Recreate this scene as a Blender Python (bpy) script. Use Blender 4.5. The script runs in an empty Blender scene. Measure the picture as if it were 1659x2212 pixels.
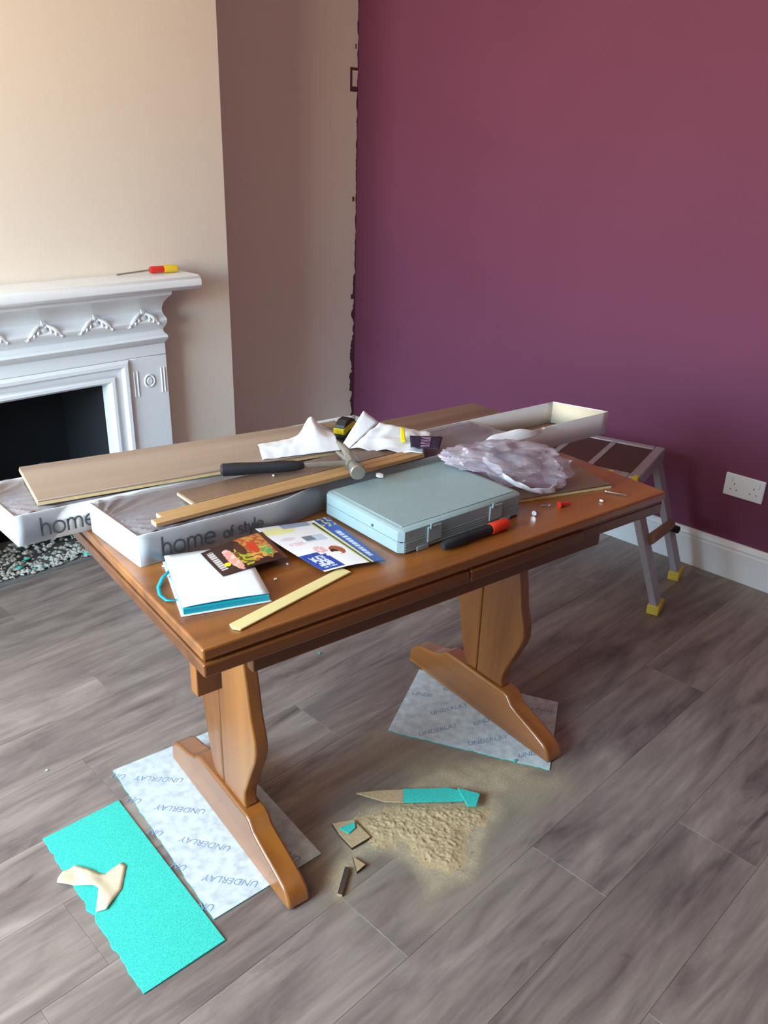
import bpy, bmesh, math, random
from mathutils import Vector, Matrix, noise
random.seed(7)
S = bpy.context.scene
COL = S.collection

# ---------------------------------------------------------------- camera, light, exposure
cam = bpy.data.cameras.new('camera')
camo = bpy.data.objects.new('camera', cam); COL.objects.link(camo); S.camera = camo
cam.sensor_fit = 'VERTICAL'; cam.sensor_height = 24.0; cam.lens = 1785.65 / 2212 * 24.0
cam.clip_start = .05
CR = Vector((0.70873227, -0.7049202, 0.02803701)); CU = Vector((0.26484792, 0.30269462, 0.91554986)); CF = Vector((0.65387624, 0.64145419, -0.4012261))
m = Matrix((CR, CU, -CF)).transposed().to_4x4(); m.translation = (-2.9376, -3.1345, 1.4589)
camo.matrix_world = m

W = bpy.data.worlds.new('sky'); S.world = W; W.use_nodes = True
# plain overcast day: cool sky above a warm street of brick houses
nt = W.node_tree; bg = nt.nodes['Background']
tc = nt.nodes.new('ShaderNodeTexCoord'); sx = nt.nodes.new('ShaderNodeSeparateXYZ'); nt.links.new(tc.outputs['Generated'], sx.inputs[0])
ml = nt.nodes.new('ShaderNodeMapRange'); ml.inputs[1].default_value = -1; ml.inputs[2].default_value = 1; nt.links.new(sx.outputs[2], ml.inputs[0])
rp = nt.nodes.new('ShaderNodeValToRGB'); nt.links.new(ml.outputs[0], rp.inputs[0]); nt.links.new(rp.outputs[0], bg.inputs[0])
SKYC, GROUNDC = (.56, .80, 1.0, 1), (.74, .65, .535, 1)
e = rp.color_ramp.elements; e[0].position = .515; e[0].color = GROUNDC; e[1].position = .60; e[1].color = SKYC
bg.inputs[1].default_value = 5.0

# the window in the left wall; the portal only tells the renderer where the daylight comes in
WX = -4.6; WY0, WY1, WZ0, WZ1 = -2.5, -.75, .80, 2.25
l = bpy.data.lights.new('window_portal', 'AREA'); l.shape = 'RECTANGLE'; l.size = WZ1 - WZ0; l.size_y = WY1 - WY0; l.cycles.is_portal = True
o = bpy.data.objects.new('window_portal', l); COL.objects.link(o); o.location = (WX - .13, (WY0 + WY1) / 2, (WZ0 + WZ1) / 2)
o.rotation_euler = (0, math.radians(-90), 0)

vs = S.view_settings
vs.view_transform = 'Standard'; vs.look = 'None'; vs.gamma = 1; vs.use_curve_mapping = False
vs.exposure = 2.95
S.cycles.max_bounces = 10; S.cycles.diffuse_bounces = 4; S.cycles.transparent_max_bounces = 16; S.cycles.use_denoising = True
S.cycles.sample_clamp_indirect = 6


# ---------------------------------------------------------------- materials
def lin(c):
    return tuple((x / 255 / 12.92 if x / 255 <= .04045 else ((x / 255 + .055) / 1.055) ** 2.4) for x in c) + (1,)


class NT:
    def __init__(s, name):
        s.m = bpy.data.materials.new(name); s.m.use_nodes = True; s.t = s.m.node_tree; s.n = s.t.nodes
        s.b = s.n['Principled BSDF']; s.out = s.n['Material Output']

    def add(s, t, **kw):
        x = s.n.new(t)
        for k, v in kw.items():
            if k.startswith('i_'):
                key = k[2:]; key = int(key) if key.isdigit() else key.replace('_', ' ')
                x.inputs[key].default_value = v
            else: setattr(x, k, v)
        return x

    def link(s, a, b): s.t.links.new(a, b)

    def coord(s, scale=(1, 1, 1), kind='Object'):
        tc = s.add('ShaderNodeTexCoord'); mp = s.add('ShaderNodeMapping'); mp.inputs['Scale'].default_value = scale
        s.link(tc.outputs[kind], mp.inputs[0]); return mp

    def ramp(s, stops):
        r = s.add('ShaderNodeValToRGB'); e = r.color_ramp.elements
        e[0].position, e[0].color = stops[0]; e[1].position, e[1].color = stops[-1]
        for p, c in stops[1:-1]:
            q = e.new(p); q.color = c
        return r

    def bump(s, h, strength, dist=.002):
        b = s.add('ShaderNodeBump'); b.inputs['Strength'].default_value = strength; b.inputs['Distance'].default_value = dist
        s.link(h, b.inputs['Height']); s.link(b.outputs[0], s.b.inputs['Normal']); return b


def plain(name, rgb, rough=.5, var=.06, scale=8, bump=0, metal=0, spec=.5, coat=0, alpha=1, bscale=None, subs=0):
    q = NT(name); c = lin(rgb); mp = q.coord()
    nz = q.add('ShaderNodeTexNoise'); nz.inputs['Scale'].default_value = scale; nz.inputs['Detail'].default_value = 4
    q.link(mp.outputs[0], nz.inputs['Vector'])
    r = q.ramp([(.25, tuple(x * (1 - var) for x in c[:3]) + (1,)), (.75, tuple(min(1, x * (1 + var)) for x in c[:3]) + (1,))])
    q.link(nz.outputs[0], r.inputs[0]); q.link(r.outputs[0], q.b.inputs['Base Color'])
    q.b.inputs['Roughness'].default_value = rough; q.b.inputs['Metallic'].default_value = metal
    q.b.inputs['Specular IOR Level'].default_value = spec; q.b.inputs['Coat Weight'].default_value = coat
    if bump:
        n2 = q.add('ShaderNodeTexNoise'); n2.inputs['Scale'].default_value = bscale or scale * 4; n2.inputs['Detail'].default_value = 5
        q.link(mp.outputs[0], n2.inputs['Vector']); q.bump(n2.outputs[0], bump)
    return q.m


def wood(name, c1, c2, c3, axis, rough=.34, coat=.9, freq=14, bump=.05, rnd=False):
    q = NT(name); sc = [freq, freq, freq]; sc[axis] = freq * .06
    mp = q.coord(tuple(sc))
    n1 = q.add('ShaderNodeTexNoise', noise_dimensions='4D'); n1.inputs['Scale'].default_value = 1; n1.inputs['Detail'].default_value = 6; n1.inputs['Distortion'].default_value = .8
    q.link(mp.outputs[0], n1.inputs['Vector'])
    if rnd:
        oi = q.add('ShaderNodeObjectInfo'); mu = q.add('ShaderNodeMath', operation='MULTIPLY', i_1=37.0)
        q.link(oi.outputs['Random'], mu.inputs[0]); q.link(mu.outputs[0], n1.inputs['W'])
    r = q.ramp([(.3, lin(c1)), (.5, lin(c2)), (.72, lin(c3))])
    q.link(n1.outputs[0], r.inputs[0]); q.link(r.outputs[0], q.b.inputs['Base Color'])
    q.b.inputs['Roughness'].default_value = rough; q.b.inputs['Coat Weight'].default_value = coat; q.b.inputs['Coat Roughness'].default_value = .28; q.b.inputs['Coat IOR'].default_value = 1.6
    q.bump(n1.outputs[0], bump, .001)
    return q.m


def floor_mat():
    q = NT('grey_oak_laminate')
    tc = q.add('ShaderNodeTexCoord'); oi = q.add('ShaderNodeObjectInfo')
    mu = q.add('ShaderNodeMath', operation='MULTIPLY', i_1=53.0); q.link(oi.outputs['Random'], mu.inputs[0])

    def nz(scale, detail, dist):
        mp = q.add('ShaderNodeMapping'); mp.inputs['Scale'].default_value = scale
        q.link(tc.outputs['Object'], mp.inputs[0])
        n = q.add('ShaderNodeTexNoise', noise_dimensions='4D'); n.inputs['Scale'].default_value = 1; n.inputs['Detail'].default_value = detail
        n.inputs['Distortion'].default_value = dist; n.inputs['Roughness'].default_value = .6
        q.link(mp.outputs[0], n.inputs['Vector']); q.link(mu.outputs[0], n.inputs['W']); return n
    a = nz((1.7, 10, 1), 5, 1.5); b = nz((4, 62, 1), 4, .6); k = nz((4.5, 16, 1), 3, 1.4)
    ra = q.ramp([(.27, lin((88, 76, 73))), (.42, lin((124, 110, 104))), (.57, lin((146, 132, 123))), (.76, lin((170, 154, 144)))])
    q.link(a.outputs[0], ra.inputs[0])
    rb = q.ramp([(.33, (.78, .77, .77, 1)), (.62, (1.05, 1.04, 1.04, 1))]); q.link(b.outputs[0], rb.inputs[0])
    mx = q.add('ShaderNodeMix', data_type='RGBA', blend_type='MULTIPLY'); mx.inputs[0].default_value = .8
    q.link(ra.outputs[0], mx.inputs[6]); q.link(rb.outputs[0], mx.inputs[7])
    rk = q.ramp([(.25, (.48, .46, .48, 1)), (.38, (1, 1, 1, 1))]); q.link(k.outputs[0], rk.inputs[0])
    m2 = q.add('ShaderNodeMix', data_type='RGBA', blend_type='MULTIPLY'); m2.inputs[0].default_value = .75
    q.link(mx.outputs[2], m2.inputs[6]); q.link(rk.outputs[0], m2.inputs[7])
    hs = q.add('ShaderNodeHueSaturation'); mr = q.add('ShaderNodeMapRange', i_3=.88, i_4=1.10)
    q.link(oi.outputs['Random'], mr.inputs[0]); q.link(mr.outputs[0], hs.inputs['Value']); q.link(m2.outputs[2], hs.inputs['Color'])
    q.link(hs.outputs[0], q.b.inputs['Base Color'])
    q.b.inputs['Roughness'].default_value = .36; q.b.inputs['Specular IOR Level'].default_value = .5
    q.bump(b.outputs[0], .12, .001)
    return q.m


def film_mat(name, tint, opac, rough=.2, wr=(60, 6, 60), trans=(1, 1, 1, 1), gl=.18, bump=.5, bscale=14, lo=.6, hi=1.5):
    q = NT(name); q.n.remove(q.b)
    mp = q.coord(wr)
    n = q.add('ShaderNodeTexNoise'); n.inputs['Scale'].default_value = .4; n.inputs['Detail'].default_value = 3; n.inputs['Distortion'].default_value = 1.5
    q.link(mp.outputs[0], n.inputs['Vector'])
    bp = q.add('ShaderNodeBump'); bp.inputs['Strength'].default_value = bump; bp.inputs['Distance'].default_value = .006; q.link(n.outputs[0], bp.inputs['Height'])
    tr = q.add('ShaderNodeBsdfTransparent'); tr.inputs[0].default_value = trans
    df = q.add('ShaderNodeBsdfDiffuse'); df.inputs[0].default_value = lin(tint)
    g = q.add('ShaderNodeBsdfGlossy'); g.inputs['Roughness'].default_value = rough
    q.link(bp.outputs[0], g.inputs['Normal']); q.link(bp.outputs[0], df.inputs['Normal'])
    mr = q.add('ShaderNodeMapRange', i_1=.3, i_2=.7, i_3=opac * lo, i_4=opac * hi); q.link(n.outputs[0], mr.inputs[0])
    m1 = q.add('ShaderNodeMixShader'); q.link(mr.outputs[0], m1.inputs[0]); q.link(tr.outputs[0], m1.inputs[1]); q.link(df.outputs[0], m1.inputs[2])
    m2 = q.add('ShaderNodeMixShader')
    lw = q.add('ShaderNodeLayerWeight'); lw.inputs[0].default_value = .25; q.link(bp.outputs[0], lw.inputs['Normal'])
    mm = q.add('ShaderNodeMapRange', i_3=gl * .6, i_4=min(1, gl * 3)); q.link(lw.outputs['Fresnel'], mm.inputs[0]); q.link(mm.outputs[0], m2.inputs[0])
    q.link(m1.outputs[0], m2.inputs[1]); q.link(g.outputs[0], m2.inputs[2]); q.link(m2.outputs[0], q.out.inputs[0])
    return q.m


def attr_mat(name, rough=.3, spec=.5):
    q = NT(name); a = q.add('ShaderNodeAttribute', attribute_name='print'); q.link(a.outputs['Color'], q.b.inputs['Base Color'])
    q.b.inputs['Roughness'].default_value = rough; q.b.inputs['Specular IOR Level'].default_value = spec
    return q.m


def alcove_mat():
    """cream paint with the ragged plum cut-in along the corner"""
    q = NT('cream_paint_with_plum_edge')
    g = q.add('ShaderNodeNewGeometry'); sp = q.add('ShaderNodeSeparateXYZ'); q.link(g.outputs['Position'], sp.inputs[0])
    n = q.add('ShaderNodeTexNoise', noise_dimensions='3D'); n.inputs['Scale'].default_value = 16; n.inputs['Detail'].default_value = 4
    q.link(g.outputs['Position'], n.inputs['Vector'])
    wz = q.add('ShaderNodeMapRange', i_1=1.0, i_2=.55, i_3=.008, i_4=.034); q.link(sp.outputs[2], wz.inputs[0])
    nn = q.add('ShaderNodeMapRange', i_1=.38, i_2=.62, i_3=.15, i_4=1.15); q.link(n.outputs[0], nn.inputs[0])
    ed = q.add('ShaderNodeMath', operation='MULTIPLY'); q.link(wz.outputs[0], ed.inputs[0]); q.link(nn.outputs[0], ed.inputs[1])
    ng = q.add('ShaderNodeMath', operation='MULTIPLY', i_1=-1.0); q.link(sp.outputs[0], ng.inputs[0])
    lt = q.add('ShaderNodeMath', operation='LESS_THAN'); q.link(ng.outputs[0], lt.inputs[0]); q.link(ed.outputs[0], lt.inputs[1])
    last = lt.outputs[0]

    def band(lo, hi, val):
        a = q.add('ShaderNodeMath', operation='GREATER_THAN', i_1=lo); q.link(val, a.inputs[0])
        b = q.add('ShaderNodeMath', operation='LESS_THAN', i_1=hi); q.link(val, b.inputs[0])
        c = q.add('ShaderNodeMath', operation='MULTIPLY'); q.link(a.outputs[0], c.inputs[0]); q.link(b.outputs[0], c.inputs[1]); return c.outputs[0]
    for x0, x1, z0, z1 in [(.036, .05, 1.70, 1.80), (.0, .05, 1.788, 1.80), (.0, .048, 1.70, 1.722), (.014, .028, 1.225, 1.247), (.012, .02, 1.875, 1.895), (.0, .03, .76, .785)]:
        a = q.add('ShaderNodeMath', operation='MULTIPLY'); q.link(band(x0, x1, ng.outputs[0]), a.inputs[0]); q.link(band(z0, z1, sp.outputs[2]), a.inputs[1])
        mxx = q.add('ShaderNodeMath', operation='MAXIMUM'); q.link(last, mxx.inputs[0]); q.link(a.outputs[0], mxx.inputs[1]); last = mxx.outputs[0]
    mx = q.add('ShaderNodeMix', data_type='RGBA'); q.link(last, mx.inputs[0])
    mx.inputs[6].default_value = lin(CREAM); mx.inputs[7].default_value = lin((88, 48, 62))
    q.link(mx.outputs[2], q.b.inputs['Base Color']); q.b.inputs['Roughness'].default_value = .8
    n2 = q.add('ShaderNodeTexNoise'); n2.inputs['Scale'].default_value = 220; q.link(g.outputs['Position'], n2.inputs['Vector']); q.bump(n2.outputs[0], .08)
    return q.m


CREAM = (228, 217, 202)
M = dict(
    cream=plain('cream_matt_paint', CREAM, .8, .015, 3, .08, bscale=220), alcove=alcove_mat(),
    plum=plain('plum_matt_paint', (114, 63, 88), .75, .04, 2.5, .08, bscale=200, spec=.2),
    ceil=plain('ceiling_cream_paint', (230, 224, 216), .9, .02), gloss=plain('white_gloss_paint', (232, 236, 238), .28, .015, 5, .05, bscale=40),
    floor=floor_mat(), joint=plain('dark_joint', (70, 60, 56), .8),
    tabx=wood('honey_oak_varnish', (104, 58, 19), (138, 82, 30), (162, 102, 42), 0, coat=.55), taby=wood('honey_oak_varnish_crosswise', (124, 70, 22), (156, 92, 34), (176, 110, 44), 1),
    tabz=wood('honey_oak_varnish_upright', (120, 66, 22), (150, 88, 33), (170, 106, 44), 2, coat=.6), tabd=wood('oak_edge_dark', (80, 42, 14), (106, 59, 22), (128, 76, 30), 0, coat=.3),
    card=plain('white_card', (236, 238, 238), .55, .02, 12, .05), trayin=plain('brown_card_tray', (150, 112, 84), .8, .06, 14), cardin=plain('cream_card_inside', (222, 208, 180), .8, .05, 10),
    ink=plain('dark_grey_ink', (70, 72, 76), .6), inkpale=plain('pale_grey_ink', (205, 208, 208), .6), inkblue=plain('blue_grey_ink', (128, 150, 178), .7, .3, 60),
    lam=wood('brown_oak_laminate', (96, 76, 62), (126, 102, 84), (150, 126, 106), 0, .38, 0, 12, .05, True),
    lampale=wood('pale_oak_laminate', (128, 108, 94), (158, 138, 122), (178, 158, 140), 0, .4, 0, 10, .05, True),
    core=plain('fibreboard_core', (214, 190, 140), .8, .08, 120), film=film_mat('clear_shrink_film', (172, 172, 184), .42, .2, (8, 22, 8), gl=.16, bump=.12), sidefilm=film_mat('grey_side_film', (112, 114, 128), .46, .25, (5, 5, 12), gl=.12, bump=.1, lo=.85, hi=1.2),
    strip=wood('light_oak_edge', (150, 112, 72), (176, 138, 92), (196, 160, 112), 0, .5, 0),
    greycase=plain('grey_blue_plastic', (142, 164, 168), .42, .03, 40, .12, bscale=400), black=plain('black_rubber', (26, 32, 38), .45, .1, 30, .1),
    steel=plain('worn_steel', (146, 144, 134), .42, .15, 40, .1, metal=.6), chrome=plain('shiny_steel', (205, 208, 212), .2, .05, 30, metal=1),
    orange=plain('orange_plastic', (232, 62, 32), .35, .03), yellow=plain('yellow_plastic', (232, 214, 30), .4, .04), red=plain('red_plastic', (196, 44, 30), .35, .04),
    clearyellow=plain('amber_plastic', (238, 200, 44), .25, .05),
    paper=plain('white_paper', (226, 230, 236), .7, .02, 20, .1, bscale=30), teal=plain('turquoise_cloth', (14, 158, 178), .5, .05, 60),
    foam=plain('turquoise_foam', (58, 194, 178), .85, .28, 300, .4, bscale=500), ulay=plain('speckled_white_film', (198, 208, 212), .45, .24, 45, .35, bscale=70),
    lath=wood('pale_yellow_wood', (206, 192, 128), (220, 208, 148), (228, 218, 164), 0, .55, 0, 20),
    tape=plain('beige_masking_paper', (214, 198, 168), .8, .04, 30, .15), mdf=plain('tan_offcut', (178, 150, 112), .8, .1, 80, .2),
    darkcut=plain('dark_cut_edge', (66, 54, 44), .8, .1), saw=plain('sawdust_clumps', (186, 160, 120), .95, .16, 130, .6, bscale=160),
    alu=plain('dusty_aluminium', (170, 168, 174), .45, .06, 30, .05, metal=.2), brownpanel=plain('brown_platform_board', (84, 58, 54), .6, .1, 14),
    tan=plain('tan_strap', (148, 120, 96), .7, .05), dullyellow=plain('mustard_rubber', (214, 190, 70), .6, .06, 40),
    soot=plain('soot_black_brick', (20, 22, 26), .9, .25, 9, .3), hearth=plain('grey_mortar', (112, 110, 106), .9, .15, 40, .4, bscale=60),
    bag=film_mat('clear_plastic_bag', (232, 226, 240), .26, .14, (11, 11, 11), (.98, .95, .99, 1), .20, .45, lo=.2, hi=2.2),
    label=plain('dark_printed_label', (40, 40, 62), .4, .2, 60), pink=plain('pink_print', (150, 116, 150), .5),
    dustsheet=plain('grey_crumpled_sheet', (120, 124, 128), .7, .1), rub=plain('pale_rubble', (170, 168, 158), .9, .2, 30), prt=attr_mat('leaflet_print'),
    glass=plain('window_frame_white', (235, 235, 235), .4), switch=plain('socket_white', (226, 232, 236), .3, .01),
)


# ---------------------------------------------------------------- mesh helpers
class MB:
    def __init__(s, off=(0, 0, 0)):
        s.v = []; s.f = []; s.mi = []; s.off = Vector(off); s.col = None

    def add(s, vs_, fs, mi=0, mat=None):
        n = len(s.v)
        for p in vs_:
            p = Vector(p)
            if mat is not None: p = mat @ p
            s.v.append(p)
        for f in fs: s.f.append(tuple(i + n for i in f)); s.mi.append(mi)
        return s

    def box(s, x0, y0, z0, x1, y1, z1, mi=0, mat=None):
        v = [(x0, y0, z0), (x1, y0, z0), (x1, y1, z0), (x0, y1, z0), (x0, y0, z1), (x1, y0, z1), (x1, y1, z1), (x0, y1, z1)]
        f = [(0, 3, 2, 1), (4, 5, 6, 7), (0, 1, 5, 4), (1, 2, 6, 5), (2, 3, 7, 6), (3, 0, 4, 7)]
        return s.add(v, f, mi, mat)

    def prism(s, poly, a0, a1, axis=2, mi=0, mat=None, mi_side=None):
        """poly: list of 2D points in the two other axes (order: x,y | y,z | x,z), swept along axis from a0 to a1"""
        def P(p, a): return {2: (p[0], p[1], a), 0: (a, p[0], p[1]), 1: (p[0], a, p[1])}[axis]
        n = len(poly); v = [P(p, a0) for p in poly] + [P(p, a1) for p in poly]
        s.add(v, [tuple(range(n))[::-1], tuple(range(n, 2 * n))], mi, mat)
        k = len(s.v) - 2 * n
        for i in range(n):
            j = (i + 1) % n; s.f.append((k + i, k + j, k + n + j, k + n + i)); s.mi.append(mi if mi_side is None else mi_side)
        return s

    def tube(s, pts, rad, n=12, mi=0, cap=True, flat=1.0):
        pts = [Vector(p) for p in pts]; rad = rad if isinstance(rad, (list, tuple)) else [rad] * len(pts)
        base = len(s.v); up = None
        for i, p in enumerate(pts):
            d = (pts[min(i + 1, len(pts) - 1)] - pts[max(i - 1, 0)]).normalized()
            if up is None: up = Vector((0, 0, 1)) if abs(d.z) < .9 else Vector((1, 0, 0))
            x = d.cross(up).normalized(); y = x.cross(d).normalized(); up = y
            for k in range(n):
                a = 2 * math.pi * k / n; s.v.append(p + x * math.cos(a) * rad[i] + y * math.sin(a) * rad[i] * flat)
        for i in range(len(pts) - 1):
            for k in range(n):
                a, b = base + i * n + k, base + i * n + (k + 1) % n
                s.f.append((a, b, b + n, a + n)); s.mi.append(mi)
        if cap:
            s.f.append(tuple(base + k for k in range(n))[::-1]); s.mi.append(mi)
            e = base + (len(pts) - 1) * n; s.f.append(tuple(e + k for k in range(n))); s.mi.append(mi)
        return s

    def grid(s, fn, nu, nv, mi=0):
        b = len(s.v)
        for j in range(nv + 1):
            for i in range(nu + 1): s.v.append(Vector(fn(i / nu, j / nv)))
        for j in range(nv):
            for i in range(nu):
                a = b + j * (nu + 1) + i; s.f.append((a, a + 1, a + nu + 2, a + nu + 1)); s.mi.append(mi)
        return s

    def ball(s, c, r, mi=0, n=8, mat=None):
        sx, sy, sz = r if isinstance(r, (list, tuple)) else (r, r, r); b = len(s.v); rows = n // 2 + 1
        for j in range(rows):
            th = math.pi * j / (rows - 1)
            for k in range(n):
                a = 2 * math.pi * k / n; p = Vector((sx * math.sin(th) * math.cos(a), sy * math.sin(th) * math.sin(a), sz * math.cos(th)))
                if mat is not None: p = mat @ p
                s.v.append(p + Vector(c))
        for j in range(rows - 1):
            for k in range(n):
                a, d = b + j * n + k, b + j * n + (k + 1) % n
                s.f.append((a, a + n, d + n, d)); s.mi.append(mi)
        return s

    def mesh(s, name, mats):
        me = bpy.data.meshes.new(name); me.from_pydata([tuple(p - s.off) for p in s.v], [], s.f)
        for mm in mats: me.materials.append(mm)
        for p, i in zip(me.polygons, s.mi): p.material_index = i
        bm = bmesh.new(); bm.from_mesh(me); bmesh.ops.recalc_face_normals(bm, faces=bm.faces); bm.to_mesh(me); bm.free()
        for p in me.polygons: p.use_smooth = True
        me.set_sharp_from_angle(angle=math.radians(32))
        me.update(); return me

    def build(s, name, mats, parent=None, bevel=0, loc=None, rz=0, solid=0, segs=2):
        mats = mats if isinstance(mats, (list, tuple)) else [mats]
        o = bpy.data.objects.new(name, s.mesh(name, mats)); COL.objects.link(o)
        if parent is not None: o.parent = parent
        if loc is not None: o.location = loc
        o.rotation_euler = (0, 0, rz)
        if solid:
            md = o.modifiers.new('thickness', 'SOLIDIFY'); md.thickness = solid; md.offset = 0
        if bevel:
            md = o.modifiers.new('bevel', 'BEVEL'); md.width = bevel; md.segments = segs; md.limit_method = 'ANGLE'; md.angle_limit = math.radians(35)
        return o


def tag(o, label=None, cat=None, group=None, kind=None):
    if label: o['label'] = label
    if cat: o['category'] = cat
    if group: o['group'] = group
    if kind: o['kind'] = kind
    return o


def root(name, label, cat, loc, rz=0, group=None):
    o = bpy.data.objects.new(name, None); COL.objects.link(o); o.location = loc; o.rotation_euler = (0, 0, rz)
    o.empty_display_size = .05
    return tag(o, label, cat, group)


TA = -0.1369; TO = Vector((-2.3681, -2.1984, 0)); TU = Vector((math.cos(TA), math.sin(TA), 0)); TV = Vector((-math.sin(TA), math.cos(TA), 0)); TZ = .755


def sm(a, b2, x): t = max(0, min(1, (x - a) / (b2 - a))); return t * t * (3 - 2 * t)


def T(u, v, z): return TO + TU * u + TV * v + Vector((0, 0, z))


# ---------------------------------------------------------------- setting
def struct(o, label, cat): return tag(o, label, cat, None, 'structure')


RX0, RY0, RZ1 = WX, -5.2, 2.5
fl = MB().box(RX0, RY0, -.05, 0, .0, -.0085).build('floor', M['joint'])
struct(fl, 'grey brown oak laminate floor of staggered boards', 'floor')
PW = .1945; PL = 1.285
forced = {}
rows = []
y = -2.387 - PW * 15
ri = 0
base_meshes = {}


def plank_mesh(L, Wd):
    key = (round(L, 3), round(Wd, 3))
    if key in base_meshes: return base_meshes[key]
    g = .0002; c = .0005; b = MB(); x0, x1, y0, y1 = g, L - g, g, Wd - g
    v = [(x0, y0, -.008), (x1, y0, -.008), (x1, y1, -.008), (x0, y1, -.008), (x0, y0, -c), (x1, y0, -c), (x1, y1, -c), (x0, y1, -c),
         (x0 + c, y0 + c, 0), (x1 - c, y0 + c, 0), (x1 - c, y1 - c, 0), (x0 + c, y1 - c, 0)]
    f = [(8, 9, 10, 11)]
    for i in range(4):
        j = (i + 1) % 4; f += [(i, j, 4 + j, 4 + i), (4 + i, 4 + j, 8 + j, 8 + i)]
    b.add(v, f); me = b.mesh('floor_plank', [M['floor']]); base_meshes[key] = me; return me


joints = {15: -2.07, 14: -1.655, 13: -2.62, 12: -1.83, 21: -2.07, 16: -1.35, 17: -2.5, 18: -1.72, 19: -.98, 20: -1.66, 22: -1.2}
for r in range(0, 29):
    y0 = -2.387 + (r - 15) * PW; y1 = y0 + PW
    y0c, y1c = max(y0, RY0), min(y1, -.0)
    if y1c - y0c < .02: continue
    j = joints.get(r, -2.07 + .43 * (r % 3) + random.uniform(-.05, .05))
    x = j - PL * math.ceil((j - RX0) / PL)
    while x < -.02:
        a, b_ = max(x, RX0), min(x + PL, 0.0)
        if b_ - a > .03:
            o = bpy.data.objects.new('floor_plank', plank_mesh(b_ - a, y1c - y0c)); COL.objects.link(o)
            o.location = (a, y0c, 0); o.parent = fl
        x += PL

ce = MB().box(RX0 - .1, RY0 - .1, RZ1, .1, .1, RZ1 + .1).build('ceiling', M['ceil']); struct(ce, 'plain white ceiling', 'ceiling')
w = MB().box(0, RY0 - .1, -.05, .1, .1, RZ1).build('wall_right', M['plum']); struct(w, 'plum painted wall', 'wall')
w = MB().box(RX0 - .1, 0, -.05, 0, .1, RZ1).build('wall_back', M['alcove']); struct(w, 'cream alcove wall with ragged plum paint edge', 'wall')
w = MB().box(RX0 - .1, RY0 - .1, -.05, .0, RY0, RZ1).build('wall_front', M['plum']); struct(w, 'plum wall behind the viewer', 'wall')
b = MB()
b.box(RX0 - .12, RY0, -.05, RX0, WY0, RZ1).box(RX0 - .12, WY1, -.05, RX0, 0, RZ1).box(RX0 - .12, WY0, -.05, RX0, WY1, WZ0).box(RX0 - .12, WY0, WZ1, RX0, WY1, RZ1)
struct(b.build('wall_left', M['plum']), 'plum wall holding the window', 'wall')
wr = root('window_1', 'white framed window in the plum wall', 'window', (RX0 - .06, (WY0 + WY1) / 2, WZ0)); wr['kind'] = 'structure'
hw = (WY1 - WY0) / 2; hh = WZ1 - WZ0
b = MB().box(-.03, -hw, 0, .03, -hw + .05, hh).box(-.03, hw - .05, 0, .03, hw, hh).box(-.03, -hw + .05, 0, .03, hw - .05, .05).box(-.03, -hw + .05, hh - .05, .03, hw - .05, hh)
b.build('window_frame', M['glass'], wr)
MB().box(-.02, -.025, .05, .02, .025, hh - .05).build('mullion', M['glass'], wr)

# chimney breast with the fireplace opening cut through
CX0, CX1, CY = -2.92, -1.03, -.38
FX0, FX1, FZ = -2.3565, -1.5935, .674
b = MB()
b.box(CX0, CY, -.0, FX0, -.001, RZ1).box(FX1, CY, -.0, CX1, -.001, RZ1).box(FX0, CY, FZ, FX1, -.001, RZ1)
struct(b.build('wall_chimney', M['cream']), 'cream chimney breast wall', 'wall')
b = MB().box(FX0 + .002, -.04, .012, FX1 - .002, -.004, FZ - .003).box(FX0 + .002, CY + .0005, .012, FX0 + .006, -.042, FZ - .003).box(FX1 - .006, CY + .0005, .012, FX1 - .002, -.042, FZ - .003).box(FX0 + .0062, CY + .0005, FZ - .008, FX1 - .0062, -.042, FZ - .003)
FB = b.build('trim_1', M['soot']); struct(FB, 'sooty black lining of the fireplace recess', 'trim')
b = MB().box(FX0 + .004, CY - .006, .0008, FX1 - .004, -.045, .011)
struct(b.build('trim_2', M['hearth']), 'grey mortar bed of the fireplace', 'trim')

prof = [(0, 0), (-.018, 0), (-.018, .112), (-.0145, .116), (-.0145, .122), (-.017, .126), (-.014, .138), (-.007, .146), (0, .146)]
b = MB().prism([(x, z) for x, z in prof], RY0, -.0, axis=1)
struct(MB().prism([(y_, z_) for y_, z_ in prof], -1.029, -.0185, axis=0).build('baseboard_back', M['gloss']), 'white skirting board along the cream alcove wall', 'skirting')
struct(b.build('baseboard_right', M['gloss']), 'white skirting board along the plum wall', 'skirting')

# double socket
sr = root('wall_socket', 'white double socket plate on the plum wall above the skirting', 'socket', (-.0005, -2.098, .364))
MB().box(-.009, -.073, -.043, 0, .073, .043).build('faceplate', M['switch'], sr, bevel=.003)
for s in (-1, 1):
    MB().box(-.0125, s * .036 + (-.02 if s < 0 else .008) + .0, .012, -.0092, s * .036 + (-.02 if s < 0 else .008) + .012, .032).build('rocker', M['switch'], sr, bevel=.001)
    for dy, dz, hh2, ww in ((0, .006, .007, .003), (-.011, -.016, .003, .006), (.011, -.016, .003, .006)):
        MB().box(-.0096, s * .036 + dy - ww / 2, dz - hh2 / 2, -.0091, s * .036 + dy + ww / 2, dz + hh2 / 2).build('pin_slot', M['ink'], sr)

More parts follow.
